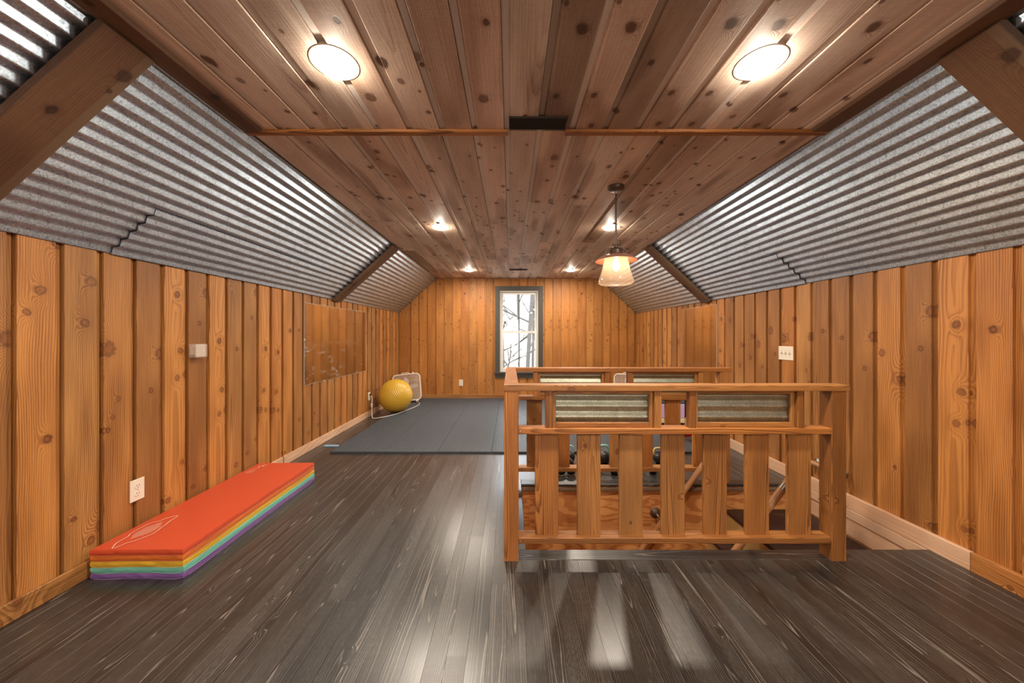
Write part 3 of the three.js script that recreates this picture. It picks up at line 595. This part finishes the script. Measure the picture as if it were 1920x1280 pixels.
{
  const g = thing('light_switch', 'ivory triple toggle switch plate on the wall beyond the railing', 'switch', [XR, 1.172, 3.33]); g.rotation.y = -Math.PI / 2;
  mesh('plate', rbox(0.175, 0.132, 0.007, 0.003).translate(0, 0, 0.0035), ivory, g);
  [-0.046, 0, 0.046].forEach((x, k) => { mesh('toggle', rbox(0.009, 0.013, 0.02, 0.002, 2).rotateX(k === 2 ? 0.5 : -0.5).translate(x, 0, 0.013), ivory, g); mesh('toggle_slot', box(x - 0.0075, x + 0.0075, -0.014, 0.014, -0.008, -0.0065), plain(0.45, 0.36, 0.25), g); });
  for (const x of [-0.046, 0, 0.046]) for (const y of [0.03, -0.03]) mesh('screw', new THREE.CylinderGeometry(0.003, 0.003, 0.002, 10).rotateX(Math.PI / 2).translate(x, y, 0.0075), screwMat, g);
}
{
  const g = thing('thermostat', 'small cream thermostat under a clear plastic cover on the cedar wall', 'thermostat', [XL, 1.228, 2.572]); g.rotation.y = Math.PI / 2;
  mesh('cover', rbox(0.094, 0.104, 0.066, 0.012).translate(0, 0, 0.034), new THREE.MeshPhysicalMaterial({ color: lin(1, 0.97, 0.93), transmission: 0.8, roughness: 0.12, thickness: 0 }), g);
  mesh('face', rbox(0.08, 0.09, 0.012, 0.005).translate(0, 0, 0.05), plain(0.58, 0.5, 0.42, 0.35), g);
  mesh('base', box(-0.03, 0.03, -0.03, 0.03, -0.045, 0), plain(0.6, 0.5, 0.38, 0.5), g);
}

// ---------------------------------------------------------------- folded rainbow tumbling mat
{
  seedState = 909;
  const g = thing('folding_mat', 'rainbow folding gym mat stacked closed against the cedar wall', 'gym mat', [-2.065, 0, 2.563]); g.rotation.y = 0.012;
  const cols = [[0.2, 0.1, 0.32], [0.16, 0.48, 0.38], [0.66, 0.4, 0.035], [0.62, 0.15, 0.025], [0.58, 0.075, 0.028]], w = 0.505, l = 1.307, h = 0.0322;
  cols.forEach((c, k) => {
    const jx = rr(-0.004, 0.004), geo = rbox(w, h - 0.001, l, 0.008, 3), p = geo.attributes.position;
    const m = plain(...c, 0.42, { side: THREE.FrontSide });
    // vinyl puckers: slanting folds along the near end and the sides
    const sub = new THREE.BoxGeometry(w, h - 0.001, l, 60, 4, 100), q = sub.attributes.position;
    for (let i = 0; i < q.count; i++) {
      let x = q.getX(i), y = q.getY(i), z = q.getZ(i); const ey = y / (h / 2), ex = x / (w / 2), ez = z / (l / 2);
      const round = 0.0022 * Math.pow(Math.abs(ey), 6);
      if (Math.abs(ez) > 0.999) { const f = n2((x + y * 1.6) * 34 + k * 17, 3 + k) - 0.5 + 0.5 * (n2((x + y * 2.4) * 80, k * 5) - 0.5); z += Math.sign(z) * (0.005 * f * (1 - ey * ey) - round + 0.002 * (1 - ey * ey)); }
      if (Math.abs(ex) > 0.999) { const f = n2((z + y * 1.5) * 30 + k * 31, 7 + k) - 0.5; x += Math.sign(x) * (0.0035 * f * (1 - ey * ey) * (k === 0 && z < -0.2 ? 1.8 : 1) - round); }
      if (Math.abs(ey) > 0.999 && k === 4 && y > 0) y += 0.004 * (n2(x * 7, z * 5 + 9) - 0.5) * (1 - ex ** 6) * (1 - ez ** 6);
      q.setXYZ(i, x, y, z);
    }
    sub.computeVertexNormals();
    mesh('panel', sub.translate(jx, h * (k + 0.5) + 0.0005, 0), m, g);
    const e = h * k + 0.0015, a = w / 2 - 0.002, b = l / 2 - 0.002;
    mesh('piping', tube([[-a, -b], [a, -b], [a, b], [-a, b]].flatMap(([x, z], i, s) => { const [x2, z2] = s[(i + 1) % 4]; return [0.02, 0.35, 0.65, 0.98].map((t) => new THREE.Vector3(x + (x2 - x) * t + jx, e, z + (z2 - z) * t)); }), 0.0016, 90, 6, true), plain(...c.map((v) => v * 0.8 + 0.08), 0.4), g);
  });
  // pale printed emblem: a wavy outline with hatched lines, and small print at the other end
  const y = h * 5 + 0.0042, ribbon = (pts, t, closed) => tube(pts.map(([x, z]) => new THREE.Vector3(x, y, z)), t, pts.length * 6, 5, closed).scale(1, 0.12, 1).translate(0, y * 0.88, 0), parts = [];
  const outline = []; for (let i = 0; i < 26; i++) { const a = i / 26 * 2 * Math.PI, r = 1 + 0.13 * Math.sin(a * 4 + 0.6) + 0.05 * Math.sin(a * 9); outline.push([-0.135 + Math.cos(a) * 0.062 * r, 0.47 + Math.sin(a) * 0.155 * r]); }
  parts.push(ribbon(outline, 0.0024, true));
  for (let k = 0; k < 7; k++) { const x = -0.172 + k * 0.012, s = 0.1 - Math.abs(k - 3) * 0.018; parts.push(ribbon([[x, 0.47 - s], [x + 0.003, 0.47], [x, 0.47 + s * 0.9]], 0.0018, false)); }
  const ink = plain(0.85, 0.6, 0.45, 0.5);
  mesh('printed_emblem', parts, ink, g);
  mesh('printed_lettering', [ribbon([[-0.2, -0.49], [-0.17, -0.53], [-0.19, -0.56], [-0.15, -0.58]], 0.003, false), ribbon([[-0.14, -0.55], [-0.17, -0.57], [-0.14, -0.6]], 0.003, false), ...[0, 1, 2].map((k) => ribbon([[-0.2 + k * 0.02, -0.4], [-0.2 + k * 0.02, -0.47]], 0.0022, false))], ink, g);
}

// ---------------------------------------------------------------- foam floor mat
{
  const T = 0.611, g = thing('foam_floor_mat', 'dark grey interlocking foam mat with raised tread over the far floor', 'foam mat', [-2.05, 0, 3.94]);
  const N = 30, p = T / N, parts = [new THREE.BoxGeometry(T - 0.0035, 0.021, T - 0.0035).translate(T / 2, 0.0105, -T / 2)];
  const stud = new THREE.CylinderGeometry(0.0042, 0.0078, 0.0035, 4, 1, true).toNonIndexed(), cap = new THREE.CircleGeometry(0.0042, 4).rotateX(-Math.PI / 2).rotateY(Math.PI / 4 + Math.PI / 4).translate(0, 0.00175, 0).toNonIndexed();
  for (let i = 0; i < N; i++) for (let j = 0; j < N; j++) {
    const turn = (i + j) % 2 ? Math.PI / 4 : -Math.PI / 4;
    for (const s of [stud, cap]) parts.push(s.clone().scale(1.5, 1, 0.72).rotateY(turn).translate((i + 0.5) * p, 0.021 + 0.00175, -(j + 0.5) * p));
  }
  const tile = merge(parts);
  for (let i = 0; i < 7; i++) for (let j = 0; j < 6; j++) {
    if (j === 5) continue;
    const t = mesh('foam_tile', tile, rubber, g); t.position.set(i * T, 0, -j * T);
  }
  // last row trimmed to the wall
  const cutLen = DB - 0.022 - 3.94 - 5 * T, cut = Math.floor(cutLen / p), short = [new THREE.BoxGeometry(T - 0.0035, 0.021, cutLen).translate(T / 2, 0.0105, -cutLen / 2)];
  for (let i = 0; i < N; i++) for (let j = 0; j < cut; j++) { const turn = (i + j) % 2 ? Math.PI / 4 : -Math.PI / 4; for (const s of [stud, cap]) short.push(s.clone().scale(1.5, 1, 0.72).rotateY(turn).translate((i + 0.5) * p, 0.021 + 0.00175, -(j + 0.5) * p)); }
  const half = merge(short);
  for (let i = 0; i < 7; i++) { const t = mesh('foam_tile', half, rubber, g); t.position.set(i * T, 0, -5 * T); }
}
tag(Object.assign(mesh('foam_strip', rbox(0.17, 0.012, 0.05, 0.004).translate(-2.17, 0.006, -4.2), plain(0.25, 0.42, 0.6, 0.5), scene)), 'short pale blue strip lying between the foam mat and the baseboard', 'foam strip');

// ---------------------------------------------------------------- exercise ball
{
  const R = 0.279, pts = [];
  for (let i = 0; i <= 180; i++) { const a = Math.PI * i / 180, rib = Math.abs(i - 90) < 82 ? 0.0022 * (i % 6 < 3 ? 1 : 0) : 0; pts.push([Math.max(0.0002, Math.sin(a) * (R + rib)), -Math.cos(a) * (R + rib)]); }
  const g = thing('exercise_ball', 'yellow ribbed exercise ball resting in the corner beside the fan', 'ball', [-1.985, 0.0245, 6.0]);
  const b = mesh('ball_skin', lathe(pts, 72), plain(0.62, 0.37, 0.035, 0.34), g); b.position.y = R + 0.001; b.rotation.set(0.5, 0, -0.95);
  mesh('plug', new THREE.CylinderGeometry(0.012, 0.012, 0.006, 16).translate(0, R, 0), plain(0.7, 0.38, 0.04), b);
}

// ---------------------------------------------------------------- box fans
function boxFan(label, pos, yaw, lean, roll) {
  const g = thing('box_fan', label, 'fan', pos, 'white box fans');
  g.rotation.set(lean, yaw, roll, 'YXZ');
  const S = 0.265, r = 0.085, cream = plain(0.8, 0.7, 0.6, 0.4);
  const rounded = (h, q) => { const s = new THREE.Shape(); s.moveTo(-h + q, -h); s.lineTo(h - q, -h); s.absarc(h - q, -h + q, q, -Math.PI / 2, 0); s.lineTo(h, h - q); s.absarc(h - q, h - q, q, 0, Math.PI / 2); s.lineTo(-h + q, h); s.absarc(-h + q, h - q, q, Math.PI / 2, Math.PI); s.lineTo(-h, -h + q); s.absarc(-h + q, -h + q, q, Math.PI, Math.PI * 1.5); return s; };
  const sh = rounded(S, r); sh.holes.push(rounded(S - 0.014, r - 0.012));
  mesh('housing', new THREE.ExtrudeGeometry(sh, { depth: 0.1, bevelEnabled: true, bevelSize: 0.004, bevelThickness: 0.004, bevelSegments: 2, curveSegments: 10 }).translate(0, S + 0.02, -0.05), cream, g);
  const bars = [];
  for (let k = -20; k <= 20; k++) { const x = k * 0.0122, c = Math.max(0, Math.abs(x) - (S - r)), h = S - 0.014 - (c > 0 ? (r - 0.012) - Math.sqrt(Math.max(0, (r - 0.012) ** 2 - c * c)) : 0); for (const z of [0.048, -0.048]) bars.push(new THREE.BoxGeometry(0.0028, 2 * h, 0.004).translate(x, S + 0.02, z)); }
  for (const y of [-0.13, 0, 0.13]) bars.push(new THREE.BoxGeometry(2 * S - 0.03, 0.004, 0.005).translate(0, S + 0.02 + y, 0.045));
  const gr = mesh('grille', bars, cream, g); gr.userData.kind = 'stuff';
  mesh('hub', new THREE.CylinderGeometry(0.045, 0.045, 0.05, 24).rotateX(Math.PI / 2).translate(0, S + 0.02, 0.01), cream, g);
  for (let k = 0; k < 4; k++) {
    const s = new THREE.Shape(); s.moveTo(0.03, -0.02); s.bezierCurveTo(0.09, -0.075, 0.17, -0.06, 0.215, 0); s.bezierCurveTo(0.17, 0.05, 0.09, 0.05, 0.03, 0.02);
    mesh('blade', new THREE.ExtrudeGeometry(s, { depth: 0.003, bevelEnabled: false, curveSegments: 10 }).rotateX(0.35).rotateZ(k * Math.PI / 2 + 0.12).translate(0, S + 0.02, 0.012), plain(0.8, 0.66, 0.55, 0.4), g);
  }
  mesh('handle', tube([[-0.07, 2 * S + 0.02], [-0.065, 2 * S + 0.04], [0, 2 * S + 0.044], [0.065, 2 * S + 0.04], [0.07, 2 * S + 0.02]].map(([x, y]) => new THREE.Vector3(x - 0.02, y, 0)), 0.007, 20, 8), cream, g);
  mesh('speed_knob', new THREE.CylinderGeometry(0.016, 0.018, 0.022, 16).translate(0.13, 2 * S + 0.033, 0), cream, g);
  for (const x of [-0.18, 0.18]) mesh('foot', rbox(0.05, 0.022, 0.12, 0.006, 2).translate(x, 0.009, 0), cream, g);
  return g;
}
const fan1 = boxFan('white box fan tilted behind the yellow ball', [-2.02, 0.03, 6.86], 0.16, -0.12, 0.09);
boxFan('white box fan in the far corner behind the rear railing', [2.33, 0.024, 6.9], -0.6, -0.05, 0);
{
  const pts = [[-1.86, 0.05, 6.83], [-1.77, 0.032, 6.74], [-1.74, 0.03, 6.52], [-1.82, 0.03, 6.1], [-1.93, 0.03, 5.75], [-2.08, 0.03, 5.55], [-2.2, 0.02, 5.55], [-2.26, 0.08, 5.66], [-2.285, 0.2, 5.72], [-2.295, 0.3, 5.752], [-2.315, 0.358, 5.76]];
  const c = thing('power_cord', 'white power cord of the fan running in front of the yellow ball to the outlet', 'cord', [0, 0, 0]);
  mesh('cable', tube(pts.map((p) => V(...p)), 0.006, 120, 6), plain(0.75, 0.66, 0.58, 0.5), c);
  mesh('inline_plug', rbox(0.028, 0.06, 0.028, 0.008).rotateX(0.2).translate(-2.286, 0.19, -5.715), plain(0.75, 0.68, 0.6, 0.5), c);
  mesh('plug', rbox(0.035, 0.024, 0.026, 0.006).translate(-2.322, 0.359, -5.76), blackMat, c);
}

// ---------------------------------------------------------------- weights and toys beyond the rear railing
function kettlebell(label, x, d, c, s) {
  const g = thing('kettlebell', label, 'kettlebell', [x, 0, d], 'kettlebells beyond the rear railing'), m = plain(...c, 0.4);
  mesh('bell', lathe([[0.0005, 0], [0.045, 0], [0.07, 0.02], [0.082, 0.065], [0.07, 0.11], [0.045, 0.132], [0.0005, 0.138]].map(([r, y]) => [r * s, y * s]), 32), blackMat, g);
  mesh('handle', tube([[-0.05, 0.11], [-0.062, 0.16], [-0.045, 0.205], [0, 0.213], [0.045, 0.205], [0.062, 0.16], [0.05, 0.11]].map(([a, b]) => new THREE.Vector3(a * s, b * s, 0)), 0.014 * s, 32, 10), m, g);
}
function dumbbell(label, x, d, yaw, head, R, L, rim, hex, group) {
  const g = thing('dumbbell', label, 'dumbbell', [x, R * (hex ? 0.866 : 1) + 0.0005, d], group); g.rotation.y = yaw;
  mesh('grip', new THREE.CylinderGeometry(0.014, 0.014, L, 16).rotateX(Math.PI / 2), screwMat, g);
  for (const s of [-1, 1]) {
    const h = mesh('weight_head', hex ? new THREE.CylinderGeometry(R, R, 0.06, 6).rotateY(0).rotateX(Math.PI / 2).translate(0, 0, s * L / 2) : lathe([[0.0005, -0.035], [R * 0.8, -0.033], [R, -0.022], [R, 0.022], [R * 0.8, 0.033], [0.0005, 0.035]], 32).rotateX(Math.PI / 2).translate(0, 0, s * L / 2), head, g);
    if (rim) mesh('rim', new THREE.TorusGeometry(R * 0.93, 0.004, 8, 32).translate(0, 0, s * (L / 2 + 0.031)), plain(0.7, 0.62, 0.55, 0.3, { metalness: 0.6 }), h);
  }
}
const gloss = plain(0.02, 0.018, 0.017, 0.15);
dumbbell('round black pale-rimmed dumbbell under the rear railing, beside the corner post', 0.48, 3.42, 0.05, gloss, 0.047, 0.16, true, false, 'pale-rimmed round dumbbells');
dumbbell('round black pale-rimmed dumbbell under the rear railing, second from the corner post', 0.585, 3.42, -0.06, gloss, 0.047, 0.16, true, false, 'pale-rimmed round dumbbells');
dumbbell('black hexagonal dumbbell lying under the rear railing below the teal kettlebell', 0.93, 3.4, 1.2, blackMat, 0.055, 0.17, false, true, 'hexagonal dumbbells');
dumbbell('black hexagonal dumbbell lying under the rear railing below the yellow kettlebell', 1.3, 3.4, 1.45, blackMat, 0.06, 0.17, false, true, 'hexagonal dumbbells');
kettlebell('kettlebell with a pale blue handle on the floor beyond the rear railing', 0.62, 3.68, [0.3, 0.5, 0.62], 0.8);
kettlebell('kettlebell with a teal handle on the floor beyond the rear railing', 0.985, 3.66, [0.25, 0.55, 0.45], 0.85);
kettlebell('kettlebell with a pale yellow handle on the floor beyond the rear railing', 1.56, 3.66, [0.85, 0.72, 0.3], 0.72);
{
  const g = thing('rolled_mat', 'red rolled exercise mat with black straps on the foam mat', 'rolled mat', [2.32, 0.095, 4.5]); g.rotation.y = 0.2;
  const sp = []; for (let i = 0; i <= 90; i++) { const a = i / 90 * Math.PI * 8; sp.push(new THREE.Vector2(Math.cos(a) * (0.012 + i * 0.0006), Math.sin(a) * (0.012 + i * 0.0006))); }
  const outer = sp.map((v) => v.clone()).concat([...sp].reverse().map((v) => v.clone().multiplyScalar(1 - 0.006 / Math.max(0.007, v.length()))));
  mesh('roll', new THREE.ExtrudeGeometry(new THREE.Shape(outer), { depth: 0.4, bevelEnabled: false }).rotateY(Math.PI / 2).translate(-0.2, 0, 0), plain(0.7, 0.02, 0.015, 0.5), g);
  for (const x of [-0.11, 0.11]) mesh('strap', new THREE.TorusGeometry(0.067, 0.004, 6, 28).rotateY(Math.PI / 2).translate(x, 0, 0), blackMat, g);
}
{
  const g = thing('storage_box', 'lavender toy box with a pale yellow base and grey lid on the foam mat', 'box', [2.42, 0.0245, 5.35]);
  mesh('base', rbox(0.4, 0.07, 0.3, 0.012).translate(0, 0.036, 0), plain(0.8, 0.74, 0.4, 0.5), g);
  mesh('body', rbox(0.4, 0.22, 0.3, 0.014).translate(0, 0.181, 0), plain(0.62, 0.45, 0.75, 0.45), g);
  mesh('lid', rbox(0.405, 0.08, 0.305, 0.014).translate(0, 0.331, 0), plain(0.09, 0.1, 0.1, 0.5), g);
}

// ---------------------------------------------------------------- outside: hillside and bare trees
seedState = 1001;
{
  const g = new THREE.PlaneGeometry(120, 90, 60, 60).rotateX(-Math.PI / 2), p = g.attributes.position;
  for (let i = 0; i < p.count; i++) { const x = p.getX(i), d = 12 - p.getZ(i) + 40; const rise = d > 20 ? (d - 20) * 0.42 : 0; p.setXYZ(i, x, -3 + rise + (d > 11 ? 0.6 * (n2(x * 0.3, d * 0.3) - 0.5) : 0), -d); }
  g.computeVertexNormals();
  const hill = mesh('ground_outside', g, plain(0.13, 0.11, 0.09, 0.95), scene);
  tag(hill, 'pale leaf-strewn hillside seen through the window', 'ground', null, 'structure');
}
function bareTree(x, d, h, lean, label) {
  const base = -3 + (d > 20 ? (d - 20) * 0.42 : 0), g = thing('bare_tree', label, 'tree', [x, base - 0.1, d], 'bare trees outside the window');
  const bark = plain(0.03, 0.026, 0.022, 0.9), twigs = [];
  const limb = (a, dir, len, r, depth) => {
    const b = a.clone().addScaledVector(dir, len), mid = a.clone().lerp(b, 0.5).add(new THREE.Vector3(rr(-1, 1), rr(-0.5, 0.5), rr(-1, 1)).multiplyScalar(len * 0.05));
    twigs.push(tube([a, mid, b], r, 4, 5));
    if (depth < 1) return;
    for (let k = 0; k < 3; k++) { const t = rr(0.35, 1), s = a.clone().lerp(b, t); limb(s, dir.clone().add(new THREE.Vector3(rr(-1, 1), rr(-0.1, 0.7), rr(-1, 1)).multiplyScalar(0.9)).normalize(), len * rr(0.4, 0.65), r * 0.55, depth - 1); }
  };
  const r0 = h * 0.008 + 0.02, top = new THREE.Vector3(lean * h, h, 0);
  mesh('trunk', tube([new THREE.Vector3(0, 0, 0), new THREE.Vector3(lean * h * 0.3, h * 0.5, 0.1), top], r0, 10, 7), bark, g);
  for (let k = 0; k < 9; k++) { const t = rr(0.25, 0.98); limb(new THREE.Vector3(lean * h * t * t, h * t, 0), new THREE.Vector3(rr(-1, 1), rr(0.2, 1), rr(-1, 1)).normalize(), h * rr(0.14, 0.28), r0 * 0.42, 2); }
  const b = mesh('branches', twigs, bark, g); b.userData.kind = 'stuff';
}
[[0.55, 13, 7, 0.05, 'slender bare tree closest to the window glass'], [-0.3, 17.5, 7, -0.04, 'leaning bare tree on the lower hillside'], [1.4, 22, 8, 0.02, 'straight bare tree on the lower hillside behind the muntin'], [-1.4, 26.5, 8, 0.04, 'tall bare tree leaning over the hillside'], [0.7, 31, 8, -0.03, 'thin bare tree halfway up the hillside'], [2.6, 35.5, 9, 0.0, 'tall straight bare tree halfway up the hillside'], [-0.9, 40, 9, 0.03, 'bare tree among the upper hillside woods'], [1.5, 45, 9, -0.03, 'bare tree leaning on the upper hillside'], [-3.2, 50, 10, 0.02, 'highest bare tree on the hillside']].forEach((a) => bareTree(...a));

renderer.render(scene, camera);
